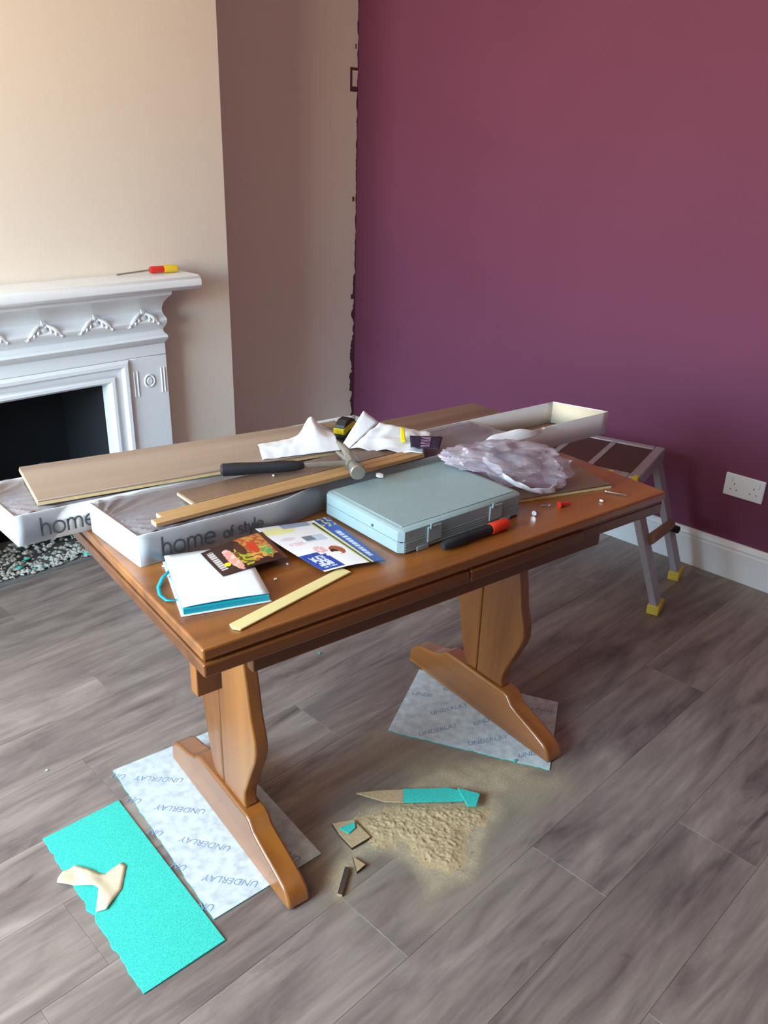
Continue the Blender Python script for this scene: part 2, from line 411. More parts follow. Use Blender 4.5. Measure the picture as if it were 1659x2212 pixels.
# ---------------------------------------------------------------- fireplace surround
XC = (FX0 + FX1) / 2
fo = Vector((XC, CY, 0))
fr = root('fireplace_surround', 'white painted fireplace surround with moulded frieze and mantel shelf', 'fireplace', fo)
OX = 1.36 + XC   # half width: right outer edge at x=-1.36
HW = -1.362 - XC
YF = -.441
b = MB(fo)
mp_ = [(-.381, .986), (-.381, 1.034), (-.515, 1.034), (-.532, 1.028), (-.541, 1.012), (-.541, .994), (-.53, .987), (-.515, .986)]
b.prism(mp_, -2.70, -1.25, axis=0); b.build('mantel_shelf', M['gloss'], fr, bevel=.006)
fp = [(-.381, .9855), (-.512, .9855), (-.51, .972), (-.48, .957), (-.452, .938), (-.438, .921), (-.434, .909), (-.438, .899), (-.447, .891), (-.461, .884), (-.467, .877), (-.464, .868), (-.455, .857), (-.438, .845), (-.432, .838), (-.436, .831), (-.444, .827), (-.46, .823), (-.466, .816), (-.462, .809), (-.451, .801), (-.4415, .793), (-.381, .793)]
b = MB(fo).prism(fp, XC - HW, XC + HW, axis=0); b.build('frieze', M['gloss'], fr)
b = MB(fo).box(XC - HW, YF, .7495, XC + HW, -.381, .7925); b.build('header_panel', M['gloss'], fr, bevel=.002)
for s in (-1, 1):
    xa, xb = XC + s * (HW), XC + s * (HW - .153)
    jb = MB(fo).box(min(xa, xb), YF, .012, max(xa, xb), -.381, .749).build('jamb', M['gloss'], fr, bevel=.002)
    xm = (xa + xb) / 2; ya = YF - .001
    b = MB(fo)
    for R, r in ((.019, .0035), (.008, .004)):
        b.tube([(xm + R * math.cos(t * math.pi / 12), ya, .66 + R * 1.15 * math.sin(t * math.pi / 12)) for t in range(25)], r, 8)
    b.ball((xm, ya - .001, .66), .0045)
    b.build('roundel', M['gloss'], jb)
    for dx in (-.06, -.047, .05, .062):
        MB(fo).tube([(xm + dx * -s * -1, ya, .61), (xm + dx * -s * -1, ya, .702)], .0026, 8).build('reed', M['gloss'], jb)
# inner mitred moulding: profile across, three runs
inn = [(0, .0), (0, -.062), (.010, -.072), (.022, -.070), (.030, -.058), (.040, -.054), (.052, -.056), (.060, -.062), (.070, -.060), (.0795, -.045), (.0795, 0)]
x0, x1, zt = XC - (HW - .153), XC + (HW - .153), .749
path = [((x0, .012), (1, 0)), ((x0, zt), (1, -1)), ((x1, zt), (-1, -1)), ((x1, .012), (-1, 0))]
rings = []
b = MB(fo)
for (px, pz), (dx, dz) in path:
    for d, yy in inn: b.v.append(Vector((px + dx * d, -.381 + yy, pz + dz * d)))
n = len(inn)
for i in range(3):
    for k in range(n - 1):
        a = i * n + k; b.f.append((a, a + 1, a + n + 1, a + n)); b.mi.append(0)
    a = i * n; b.f.append((a, a + n, a + 2 * n - 1, a + n - 1)); b.mi.append(0)
b.f.append(tuple(range(n))); b.mi.append(0); b.f.append(tuple(range(3 * n, 4 * n))); b.mi.append(0)
b.build('inner_moulding', M['gloss'], fr)
# carved swags on the frieze cove


def swag(xc):
    b = MB(fo); y0 = -.452; zc = .884

    def leaf(x0, z0, x1, z1, w, yo=0):
        b.tube([(x0, y0 - yo, z0), ((x0 + x1) / 2, y0 - yo - .006, (z0 + z1) / 2), (x1, y0 - yo + .002, z1)], [w * .55, w, w * .35], 8)
    leaf(xc, zc + .006, xc + .001, zc + .036, .0055, -.006)
    leaf(xc - .006, zc + .004, xc - .012, zc + .024, .0045, -.004); leaf(xc + .006, zc + .004, xc + .012, zc + .024, .0045, -.004)
    b.ball((xc, y0 - .004, zc + .002), (.014, .007, .013), n=10)
    for s in (-1, 1):
        P = [(xc + s * .012, y0 - .004, zc + .022), (xc + s * .03, y0 - .010, zc + .012), (xc + s * .048, y0 - .012, zc - .006), (xc + s * .066, y0 - .008, zc - .02)]
        b.tube(P, [.004, .0075, .0065, .0025], 8)
        leaf(xc + s * .02, zc + .014, xc + s * .022, zc - .012, .0045, .008); leaf(xc + s * .036, zc + .006, xc + s * .036, zc - .018, .0045, .01)
        leaf(xc + s * .052, zc - .008, xc + s * .06, zc - .024, .004, .008)
    return b.build('swag', M['gloss'], fr)


for k in range(7): swag(-1.452 - .1795 * k)

# rubble on the hearth
b = MB((-1.85, -.22, .011)); rr = random.Random(3)
for i in range(620):
    x_ = rr.uniform(-2.2, -1.64); yy = -.378 + abs(rr.gauss(0, .12))
    if yy > -.06: continue
    h = .012 + max(0, .055 * math.exp(-((yy + .22) / .09) ** 2)) * rr.random(); s_ = rr.uniform(.004, .016)
    b.ball((x_, yy, h + s_ * .5), (s_, s_ * rr.uniform(.5, 1), s_ * rr.uniform(.4, .8)), 0 if rr.random() < .96 else (1 if rr.random() < .6 else 2), 5, Matrix.Rotation(rr.uniform(0, 6), 3, 'Z'))
tag(b.build('rubble', [M['rub'], M['foam'], M['pink']], loc=(-1.85, -.22, .011)), 'pale mortar rubble with turquoise crumbs spread in the fireplace opening', 'rubble', None, 'stuff')
b = MB((-1.66, -.15, .02))


def sheetf(u, v):
    x_ = -1.90 + .27 * u; yy = -.25 + .17 * v
    z = .02 + .30 * math.exp(-((u - .6) / .55) ** 2) * math.exp(-((v - .8) / .5) ** 2) + .035 * noise.noise(Vector((u * 5, v * 5, 2)))
    return (x_, yy, max(z, .085))


b.grid(sheetf, 26, 18)
tag(b.build('crumpled_dust_sheet', M['dustsheet'], loc=(-1.66, -.15, .02), solid=.003), 'grey crumpled sheet heaped inside the black fireplace', 'sheet')

# screwdriver on the mantel
so = Vector((-1.40, -.432, 1.0345))
sd = root('screwdriver', 'red and yellow handled screwdriver lying on the white mantel shelf', 'screwdriver', so)
MB(so).tube([(-1.395, -.432, 1.0485), (-1.388, -.4325, 1.0485), (-1.345, -.436, 1.0485)], [.010, .0125, .0125], 12).build('collar_grip', M['red'], sd)
MB(so).tube([(-1.3445, -.436, 1.0485), (-1.30, -.4395, 1.0485), (-1.292, -.440, 1.0485), (-1.287, -.4405, 1.0485)], [.0135, .0135, .012, .007], 12).build('grip', M['clearyellow'], sd)
MB(so).tube([(-1.396, -.432, 1.0485), (-1.50, -.4245, 1.0415), (-1.512, -.4237, 1.0405), (-1.519, -.4233, 1.040)], [.003, .003, .004, .0015], 8).build('shaft', M['steel'], sd)

# ---------------------------------------------------------------- extending table
TL, TW_ = 1.164, .74
tb = root('dining_table', 'honey oak draw leaf dining table on two shaped pedestals', 'table', TO, TA)
MB().box(0, 0, .7335, TL, TW_, .755).build('tabletop', M['tabx'], tb, bevel=.0045, segs=3)
MB().box(.006, .006, .728, TL - .006, TW_ - .006, .7333).build('spacer', M['tabd'], tb)
MB().box(0, -.001, .703, .553, TW_, .7278).build('leaf', M['tabd'], tb, bevel=.004, segs=3)
MB().box(.555, -.001, .703, .882, TW_, .7278).build('leaf', M['tabd'], tb, bevel=.004, segs=3)
MB().box(.884, .006, .700, TL - .001, TW_, .7278).build('leaf', M['tabd'], tb, bevel=.004, segs=3)
for v0, v1 in ((.06, .082), (TW_ - .082, TW_ - .06)):
    if v0 < .3: MB().box(.031, v0 + .044, .592, .078, v1 + .048, .7025).build('runner', M['tabz'], tb, bevel=.002)
    MB().box(.115, v0, .634, 1.02, v1, .7025).build('side_rail', M['tabd'], tb, bevel=.003)
for u0 in (.135, 1.0): MB().box(u0, .083, .645, u0 + .025, TW_ - .083, .702).build('end_rail', M['tabz'], tb, bevel=.003)
outL = [(.415, .125), (.432, .155), (.445, .2), (.459, .275), (.474, .35), (.484, .43), (.486, .634)]
outR = [(.257, .634), (.256, .515), (.243, .45), (.234, .39), (.219, .34), (.217, .31), (.224, .285), (.242, .245), (.262, .20), (.277, .165), (.279, .14), (.274, .125)]
footp = [(.079, .004), (.080, .02), (.088, .038), (.105, .05), (.135, .063), (.205, .088), (.228, .098), (.243, .118), (.258, .124), (.49, .124), (.505, .118), (.52, .104), (.56, .09), (.61, .08), (.638, .068), (.654, .05), (.66, .03), (.660, .004)]
for u0 in (.184, .966):
    du = .004 if u0 < .5 else .0
    MB().prism([(.378, .125)] + outL + [(.378, .634)], u0 + .009, u0 + .042, axis=0).build('pedestal_board', M['tabz'], tb, bevel=.005, segs=3)
    MB().prism([(.375, .634)] + outR + [(.375, .125)], u0 + .009, u0 + .042, axis=0).build('pedestal_board', M['tabz'], tb, bevel=.005, segs=3)
    MB().prism(footp, u0, u0 + .052, axis=0).build('foot', M['taby'], tb, bevel=.006, segs=3)

# ---------------------------------------------------------------- flooring packs on the table
# simple stroke lettering
K = .5


def arc(cx, cy, rx, ry, a0, a1, n=14): return [(cx + rx * math.cos(math.radians(a0 + (a1 - a0) * i / n)), cy + ry * math.sin(math.radians(a0 + (a1 - a0) * i / n))) for i in range(n + 1)]


GL = {
    'h': (.62, [[(.08, 0), (.08, 1.05)], [(.08, .3)] + arc(.31, .36, .23, .3, 180, 0) + [(.54, 0)]]),
    'o': (.78, [arc(.39, .33, .33, .33, 0, 360, 24)]),
    'm': (1.0, [[(.08, 0), (.08, .66)], arc(.285, .42, .205, .24, 180, 0) + [(.49, 0)], arc(.695, .42, .205, .24, 180, 0) + [(.9, 0)]]),
    'e': (.74, [[(.06, .36), (.68, .36)] + arc(.37, .34, .31, .32, 5, 318, 22)]),
    'f': (.4, [[(.16, 0), (.16, .8)] + arc(.32, .8, .16, .22, 180, 60, 8), [(.02, .62), (.34, .62)]]),
    's': (.52, [arc(.26, .49, .17, .16, 30, 270, 12) + arc(.26, .17, .19, .165, 90, -150, 12)]),
    't': (.4, [[(.17, .92), (.17, .16)] + arc(.29, .15, .12, .14, 180, 280, 6), [(.02, .63), (.34, .63)]]),
    'y': (.58, [[(.04, .66), (.29, .02)], [(.54, .66), (.2, -.28)]]),
    'l': (.2, [[(.09, 0), (.09, 1.05)]]), ' ': (.3, []),
}


def strokes(b, text, x0, z0, size, wd, y, gap=.06, ux=1.0):
    x = x0
    for ch in text:
        w_, ss = GL[ch]
        for st in ss:
            P = [Vector((x + p[0] * size * ux, 0, z0 + p[1] * size)) for p in st]
            for i, p in enumerate(P):
                d = (P[min(i + 1, len(P) - 1)] - P[max(i - 1, 0)]).normalized(); nn = Vector((-d.z, 0, d.x)) * wd / 2
                b.v.append(Vector((p.x + nn.x, y, p.z + nn.z))); b.v.append(Vector((p.x - nn.x, y, p.z - nn.z)))
            k = len(b.v) - 2 * len(P)
            for i in range(len(P) - 1): b.f.append((k + 2 * i, k + 2 * i + 1, k + 2 * i + 3, k + 2 * i + 2)); b.mi.append(0)
        x += (w_ + gap) * size * ux
    return x


BL, BD, BH = 1.36, .195, .062


def pack(label, u, v, film_to, plank_to, low_n, pinch, word, flap=False):
    r = root('flooring_pack', label, 'package', T(u, v, TZ + .0006), TA, 'long packs of flooring on the table')

    def dfm(b):
        for p in b.v:
            t = (.68 * sm(.28, .42, p.x) + .32 * sm(.9, 1.16, p.x)) if pinch else 0
            x_, y_ = p.x, p.y
            p.x = x_ - y_ * (.095 + .2 * sm(1.1, 1.34, x_) * (1 if pinch else 0)); p.y = y_ + (1 - y_ / BD) * .052 * t + .006 * (y_ / BD) * t
        return b

    def hgt(x_): return BH if pinch else BH - (BH - .033) * sm(.86, 1.15, x_)
    b = MB().grid(lambda a, c: (.0016 + a * (BL - .0032), .0016 + c * (BD - .0032), .0008), 40, 2); dfm(b)
    b.build('base_panel', M['trayin'], r, solid=.0012)
    for y0 in (0, BD):
        b = MB().grid(lambda a, c: (a * (BL if pinch else .93), y0, c * hgt(a * (BL if pinch else .93))), 60, 1); dfm(b).build('side_panel', [M['card']], r, solid=.0014)
    for x0 in ((0, BL) if pinch else (0,)):
        b = MB().grid(lambda a, c: (x0, a * BD, c * (BH + .0008)), 4, 1); dfm(b).build('end_panel', [M['card']], r, solid=.0014)
    if pinch:
        b = MB().grid(lambda a, c: (BL - .0022, .003 + a * (BD - .006), .003 + c * (BH - .004)), 2, 1); dfm(b).build('end_lining', M['cardin'], r, solid=.0006)
    for k in range(6):
        z0 = .0022 + k * .0092
        x1 = plank_to if k >= low_n else BL - .012
        if pinch: x1 = min(x1, 1.0)
        b = MB().box(.006, .042 if pinch else .003, z0, x1, BD - .003, z0 + .0088)
        for p in b.v: p.x -= p.y * .095
        b.build('laminate_plank', [M['lam']], r)
    b = MB()

    def ff(a, c):
        x_ = .001 + a * (film_to - .001); y_ = .001 + c * (BD - .002)
        e = math.exp(-x_ / .085); zz = BH + .0006 + .0012 * noise.noise(Vector((x_ * 4, y_ * 14, 0))) - .001
        ang = math.atan2(y_ - BD * .5, x_ + .03); zz += e * .0042 * math.sin(ang * 24) * min(1, x_ / .012) - .0015 * math.sin(math.pi * c)
        if a > .97: zz += .004 * noise.noise(Vector((y_ * 50, 3, 1)))
        return (x_, y_, min(max(zz, .0582), BH + .0035))
    b.grid(ff, 170, 40); dfm(b).build('plastic_film', M['film'], r)
    fx = 1.0 if word == 2 else .062
    b = MB().grid(lambda a, c: (.001 + fx * a + ((.03 * c + .008 * math.sin(c * 7)) if word == 1 else 0) * a, -.0030 - .0007 * noise.noise(Vector((a * fx * 14, c * 3, 8))), .0015 + c * (BH - .001)), 120, 6)
    dfm(b).build('side_film', M['sidefilm'], r)
    b = MB()
    x = strokes(b, 'home', .042, .012, .0365, .0040, -.0042, .05, .90)
    x = max(x, .165); x = strokes(b, 'of', x, .016, .021, .0036, -.0042, .05, .88); x += .008; strokes(b, 'style', x, .016, .0255, .0036, -.0042, .03, .86)
    b.build('lettering', M['ink'], r)
    b = MB(); q = MB()
    strokes(q, 'of style', 0, 0, .018, .0018, 0, .04)
    for p in q.v:
        yy = BD - .085 - p.x * .9
        b.v.append(Vector((-.0010 - yy * .095, yy, .020 + p.z)))
    b.f = q.f; b.mi = q.mi
    b.build('end_lettering', M['inkpale'], r)
    if flap:
        def fl_(a, c):
            x_ = .87 + .235 * a; h = .026 * math.sin(math.pi * min(1, a * 1.15)) ** .6 * (1 - .35 * a)
            return (x_, .003 + .052 * sm(1.0, 1.16, x_) + .012 * c * math.sin(a * 5 + 1) + c * .018, BH + .002 + h * c + .002 * math.sin(a * 17) * c)
        MB().grid(fl_, 26, 6).build('torn_flap', M['paper'], r, solid=.0008)
    return r


pack('white flooring pack nearest the grey case with home of style printed on its side', .0265, .3095, 1.0, 1.0, 0, True, 2, True)
pack('white flooring pack overhanging the table edge in front of the fireplace', -.128, .514, .80, .86, 3, False, 1)
PT = TZ + BH + .0045


def loose(label, u, v, rz, L, Wd, th, z, topm, name='laminate_plank', cat='plank'):
    r = root(name, label, cat, T(u, v, z), TA + rz)
    MB().box(0, 0, 0, L, Wd, th * .55).build('tongue_core', M['core'], r)
    MB().box(.0008, .0008, th * .55, L - .0008, Wd - .0008, th).build('top_layer', [topm], r, bevel=.0008, segs=1)
    return r


loose('long loose grey oak plank lying askew on the pack over the fireplace end', -.079, .532, math.radians(-5.8), .655, .205, .010, PT, M['lampale'])
loose('narrow ripped oak plank with a pale cut end under the hammer head', .163, .366, math.radians(2.0), .56, .072, .0085, PT, M['lam'])
for k, (u, v, zz, lab) in enumerate(((.066, .3160, 0, 'thin oak strip nearest the printed pack side, its pale end lowest'), (.085, .3385, 0, 'thin oak strip lying between the other strip and the ripped plank'))):
    r = root('wood_strip', lab, 'strip', T(u, v, PT + zz), TA + math.radians(2.2), 'thin cut strips on the near pack')
    MB().box(.0006, 0, 0, .65, .021, .009).build('strip_body', M['strip'], r, bevel=.0012)
    MB().box(0, .0005, .0005, .0005, .0205, .0085).build('cut_end', M['core'], r)

# hammer
ho = T(.40, .443, PT + .0095)
hm = root('claw_hammer', 'claw hammer with black rubber grip lying across the planks', 'hammer', ho, 0)
P0, P1 = T(.266, .4575, PT + .0252) - ho, T(.42, .391, PT + .0252) - ho
dd = (P1 - P0).normalized()
pts = [P0 + dd * t for t in (0, .004, .03, .06, .09, .12, .15, .165, .172)]
MB().tube(pts, [.010, .0155, .0160, .0145, .0140, .0145, .0135, .011, .008], 14, flat=.85).build('grip', M['black'], hm)
HC = T(.520, .3485, PT + .0252) - ho
MB().tube([P0 + dd * .165, HC], [.0062, .0062], 10).build('shaft', M['steel'], hm)
ax = Vector((-dd.y, dd.x, 0))
b = MB(); b.tube([HC - ax * .019, HC + ax * .019], [.016, .0155], 10)
b.tube([HC - ax * .018, HC - ax * .040, HC - ax * .043, HC - ax * .060, HC - ax * .063], [.011, .0105, .0155, .0165, .0145], 16)
for s_ in (-1, 1):
    up = Vector((0, 0, 1))
    b.tube([HC + ax * .014 + up * s_ * .003, HC + ax * .036 + up * (s_ * .006 + .001) - dd * .002, HC + ax * .060 + up * (s_ * .010 + .004) - dd * .008, HC + ax * .082 + up * (s_ * .012 + .008) - dd * .018], [.011, .0095, .0075, .003], 8)
b.build('head', M['steel'], hm)

# grey tool case
cr = root('tool_case', 'closed grey blue plastic tool case on the front of the table', 'case', T(.4445, .0805, TZ + .0006))
CL, CD, CH = .337, .248, .053
cr.rotation_euler = (0, 0, TA + math.radians(2.2))


def shell(z0, z1, inset0, inset1):
    b = MB(); c = .010
    def ring(i, z): return [(i + c, i, z), (CL - i - c, i, z), (CL - i, i + c, z), (CL - i, CD - i - c, z), (CL - i - c, CD - i, z), (i + c, CD - i, z), (i, CD - i - c, z), (i, i + c, z)]
    R = [ring(inset0, z0), ring(0 if inset0 else inset1 * 0, z0 + .004 if inset0 else z0), ring(0, z1 - .004 if inset1 else z1), ring(inset1, z1)]
    v = [p for q in R for p in q]; f = [tuple(range(8)), tuple(range(24, 32))]
    for k in range(3):
        for i in range(8):
            j = (i + 1) % 8; f.append((k * 8 + i, k * 8 + j, k * 8 + 8 + j, k * 8 + 8 + i))
    return b.add(v, f)


b = shell(0, .0265, .004, 0); b.build('case_base', M['greycase'], cr)
b = shell(.0275, CH - .0015, 0, .005); b.box(.014, .014, CH - .0015, CL - .014, CD - .014, CH); b.build('case_lid', M['greycase'], cr, bevel=.001)
MB().box(.002, .002, .0265, CL - .002, CD - .002, .0275).build('seam', M['ink'], cr)
for x_ in (.066, .236):
    b = MB().box(x_, -.004, .012, x_ + .036, -.0002, .044).box(x_ + .004, -.0065, .040, x_ + .010, -.004, .0515)
    b.build('latch', M['greycase'], cr, bevel=.0012)
for x_ in (.04, .27): MB().box(x_, -.003, .0, x_ + .03, -.0002, .010).build('foot', M['greycase'], cr, bevel=.001)
b = MB()
for k in range(4): b.box(.012, -.0012, .006 + k * .0052, CL - .012, -.0002, .0085 + k * .0052)
b.build('ribs', M['greycase'], cr)
MB().tube([(-.0015, .085, .034), (.0005, .085, .034)], .003, 8).build('hinge_pin', M['ink'], cr)

# black tool with the orange end in front of the case
oo = T(.60, .058, TZ + .0006)
ot = root('knife_handle', 'black handled tool with a bright orange end in front of the grey case', 'tool', oo)
A, B_, C_ = T(.525, .052, TZ + .0125) - oo, T(.655, .058, TZ + .0125) - oo, T(.706, .0605, TZ + .0125) - oo
d2 = (C_ - A).normalized()
MB().tube([A, A + d2 * .006, A + d2 * .05, A + d2 * .10, B_], [.006, .0095, .0105, .0095, .0105], 12).build('handle', M['black'], ot)
MB().tube([B_ + d2 * .0006, B_ + d2 * .003, C_ - d2 * .004, C_], [.0115, .012, .012, .0095], 14).build('end_cap', M['orange'], ot)

# notebook
nr = root('notebook', 'white notebook with turquoise page edges and ribbon near the table corner', 'notebook', T(.0145, .1065, TZ + .0006), TA + math.radians(-15))
MB().box(0, 0, 0, .15, .205, .002).build('cover', M['paper'], nr, bevel=.0008)
MB().box(.0045, .003, .0021, .147, .202, .0118).build('page_block', [M['teal']], nr)


def pg(a, c):
    x_ = .003 + .145 * a; y_ = .006 + .196 * c
    return (x_, y_, .0135 + .002 * math.sin(a * math.pi) * (1 - c) + .0006)


MB().grid(pg, 12, 12).build('top_page', M['paper'], nr, solid=.0012)
rb = [(.006, .150, .010), (-.010, .135, .006), (-.021, .108, .003), (-.022, .082, .002), (-.014, .060, .002), (.0, .052, .004)]
b = MB()
for i, p in enumerate(rb):
    d = (Vector(rb[min(i + 1, 5)]) - Vector(rb[max(i - 1, 0)])).normalized(); nn = Vector((-d.y, d.x, 0)) * .0035
    b.v += [Vector(p) + nn, Vector(p) - nn]
for i in range(5): b.f.append((2 * i, 2 * i + 1, 2 * i + 3, 2 * i + 2)); b.mi.append(0)
b.build('ribbon', M['teal'], nr, solid=.0008)


# leaflets: printed sheets, colour per vertex is the flat print on them
def leaflet(label, corners, z_fn, paint, nu=110, nv=110):
    """corners in table coordinates: near-left, near-right, far-right, far-left"""
    o0 = T(corners[0][0], corners[0][1], TZ)
    b = MB()

    def f(a, c):
        p = [(1 - c) * ((1 - a) * corners[0][k] + a * corners[1][k]) + c * ((1 - a) * corners[3][k] + a * corners[2][k]) for k in (0, 1)]
        return T(p[0], p[1], z_fn(a, c)) - o0
    b.grid(f, nu, nv)
    o = b.build('leaflet', M['prt'], loc=o0)
    at = o.data.color_attributes.new('print', 'FLOAT_COLOR', 'POINT')
    i = 0
    for j in range(nv + 1):
        for k in range(nu + 1):
            at.data[i].color = lin(paint(k / nu, j / nv)); i += 1
    md = o.modifiers.new('thickness', 'SOLIDIFY'); md.thickness = .0006; md.offset = 1
    return tag(o, label, 'leaflet')


def ell(a, c, ca, cc, ra, rc): return ((a - ca) / ra) ** 2 + ((c - cc) / rc) ** 2 < 1


def burger(a, c):
    n_ = noise.noise(Vector((a * 14, c * 14, 5))); n2 = noise.noise(Vector((a * 5, c * 5, 9)))
    col = (58, 34, 30)
    if a > .5 - .1 * n2 and c > .12 + .2 * abs(n2): col = (206, 142, 74) if n_ > 0 else (176, 92, 44)
    if ell(a, c + .12 * n_, .30, .42, .075, .42): col = (232, 160, 150) if n_ > -.2 else (240, 206, 190)
    if ell(a, c + .1 * n_, .46, .42, .10, .34): col = (170, 178, 52) if n_ > -.05 else (116, 76, 34)
    if ell(a, c, .5, .66, .07, .22): col = (84, 48, 30)
    if ell(a, c + .1 * n_, .68, .62, .07, .20): col = (214, 66, 40)
    if ell(a, c + .08 * n_, .82, .42, .08, .20): col = (96, 168, 92) if n_ > -.15 else (226, 182, 84)
    if ell(a, c, .66, .30, .12, .12) and n_ > -.1: col = (224, 176, 88)
    if a < .18 and .18 < c < .9 and abs(math.sin(c * 40)) > .4 and .05 < a < .14: col = (206, 204, 204)
    if ell(a, c, .18, .32, .045, .07): col = (226, 218, 40)
    if a > .93: col = (92, 52, 38)
    return col


def blueprint(a, c):
    n_ = noise.noise(Vector((a * 30, c * 30, 1)))
    col = (236, 238, 242)
    if a > .80: col = (40, 72, 156)
    if a > .80 and .86 < a < .93 and .12 < c < .7 and abs(math.sin(c * 60)) > .35: col = (196, 210, 236)
    if a > .80 and c > .8 and n_ > .1: col = (180, 176, 120)
    if .70 < a <= .80 and c < .95:
        q_ = (a - .70) / .10; col = (224, 220, 150) if q_ < .3 or q_ > .72 else (62, 70, 74)
    if a < .36 and .02 < c < .36 and not (a > .28 and c > .3):
        col = (40, 72, 156)
        if .07 < a < .28 and .06 < c < .30 and n_ > -.12: col = (206, 216, 236)
    if ell(a, c, .56, .33, .10, .09): col = (164, 88, 52)
    if ell(a, c, .50, .30, .055, .06): col = (42, 28, 26)
    if ell(a, c, .36, .39, .09, .07): col = (232, 170, 176) if n_ > -.1 else (244, 232, 236)
    if ell(a, c, .45, .27, .12, .035): col = (240, 240, 244)
    if .36 < a < .66 and .57 < c < .70: col = (196, 212, 232) if (c < .60 or a > .5) else (120, 132, 146)
    if ell(a, c, .22, .58, .13, .035) and n_ > -.1: col = (226, 196, 208)
    if ell(a, c, .18, .70, .10, .03): col = (222, 206, 218)
    if ell(a, c, .20, .88, .24, .07): col = (236, 236, 168)
    if a > .3 and a < .7 and c > .9: col = (160, 170, 200)
    return col


leaflet('dark food leaflet with burger pictures lying over the notebook', [(.120, .166), (.256, .172), (.262, .282), (.124, .262)],
        lambda a, c: TZ + .0175 + .003 * c * c + .003 * math.sin(a * 3.1) - .004 * a * (1 - c), burger)
leaflet('blue and white advertising leaflet curling against the printed pack', [(.2870, .099), (.4040, .073), (.424, .300), (.256, .298)],
        lambda a, c: TZ + .0050 + .016 * max(0, 1 - a * 1.3) * c ** 1.6 + .004 * (1 - c) * math.sin(a * 3.14) + .0015, blueprint)

# wooden lath
lr = root('wooden_lath', 'pale yellow thin wooden lath at the front edge of the table', 'lath', T(.0665, .0255, TZ + .0006), TA + math.radians(13.5))
MB().prism([(.004, -.0), (.268, -.0), (.268, .0255), (.003, .0255), (-.002, .013)], 0, .0038, axis=2, mat=Matrix.Translation((0, -.0115, 0))).build('lath_body', M['lath'], lr, bevel=.0012)

# crumpled wrapping paper behind the hammer
po = T(.50, .55, PT + .0105)
b = MB()


def wrap(a, c):
    u = .385 + .18 * a + .03 * c; v = .497 - .040 * a + (.030 * sm(.0, .4, c) + .07 * max(0, c - .4)) + .02 * a * c
    roll = (.013 + .006 * a) * sm(0, .42, c) - .005 * sm(.6, 1, c)
    pk = .036 * math.exp(-((a - .72) / .12) ** 2) * c ** 2 + .010 * math.exp(-((a - .8) / .15) ** 2) * c
    return T(u, v, PT + .0122 + roll + pk + .0014 * noise.noise(Vector((a * 9, c * 5, 0)))) - po


b.grid(wrap, 60, 24)
tag(b.build('wrapping_paper', M['paper'], loc=po, solid=.0008), 'long crumpled white wrapping paper with a raised peak behind the hammer', 'paper')

# tape measure
to = T(.648, .560, PT + .0005)
tm = root('tape_measure', 'black and yellow tape measure standing between the white papers', 'tape measure', to, TA + math.radians(28))
D_ = [(-.032, .0), (.030, .0), (.032, .006), (.032, .026), (.024, .040), (.008, .047), (-.014, .046), (-.028, .036), (-.033, .018)]
MB().prism(D_, -.013, .013, axis=1).build('body', M['black'], tm, bevel=.0015)
MB().prism([(-.0345, .014), (-.0345, .030), (.012, .036), (.031, .033), (.033, .018), (.012, .012), (.004, .022)], -.0142, -.0132, axis=1).build('side_band', M['yellow'], tm)
MB().box(-.036, -.0135, .016, -.0335, .0135, .030).build('front_band', M['yellow'], tm, bevel=.001)

# folded packaging with dark label
ko = T(.66, .44, PT + .010)
kr = root('packaging_sleeve', 'folded white packaging sleeve with a dark printed label behind the grey case', 'packaging', ko)


def quad(p, nu, nv, amp, seed):
    q_ = [T(*x_) - ko for x_ in p]

    def f(a, c):
        r = (q_[0] * (1 - a) + q_[1] * a) * (1 - c) + (q_[3] * (1 - a) + q_[2] * a) * c
        return r + Vector((0, 0, 1)) * amp * noise.noise(Vector((a * 5 + seed, c * 4, seed)))
    return f


MB().grid(quad([(.584, .48, .8355), (.590, .46, .8325), (.688, .48, .873), (.657, .50, .900)], 6, 10, .001, 1), 6, 10).build('front_flap', M['paper'], kr, solid=.0012)
MB().grid(quad([(.592, .458, .8325), (.712, .343, .8325), (.806, .425, .840), (.690, .479, .872)], 24, 20, .007, 4), 24, 20).build('crumpled_side', M['paper'], kr, solid=.001)
MB().grid(quad([(.694, .366, .8425), (.742, .322, .842), (.80, .378, .845), (.728, .412, .852)], 12, 10, .003, 4), 12, 10).build('printed_label', M['label'], kr, solid=.001)
b = MB()
for k in range(5):
    a0 = .12 + k * .16
    b.grid(lambda a, c, a0=a0: quad([(.694, .366, .8440), (.742, .322, .8435), (.80, .378, .8465), (.728, .412, .8535)], 1, 1, .003, 4)(.35 + .3 * a, a0 + .1 * c), 3, 2)
b.build('label_lettering', M['pink'], kr)
MB().grid(quad([(.696, .405, .8445), (.705, .397, .8445), (.735, .443, .862), (.728, .448, .863)], 4, 8, .0, 4), 4, 8).build('yellow_stripe', M['yellow'], kr, solid=.0008)

# clear plastic bag
bo = T(.86, .265, TZ + .001)
b = MB()


def terrain(u, v):
    if u < .80 and v < .342: return TZ + CH + .004
    return TZ + .0115


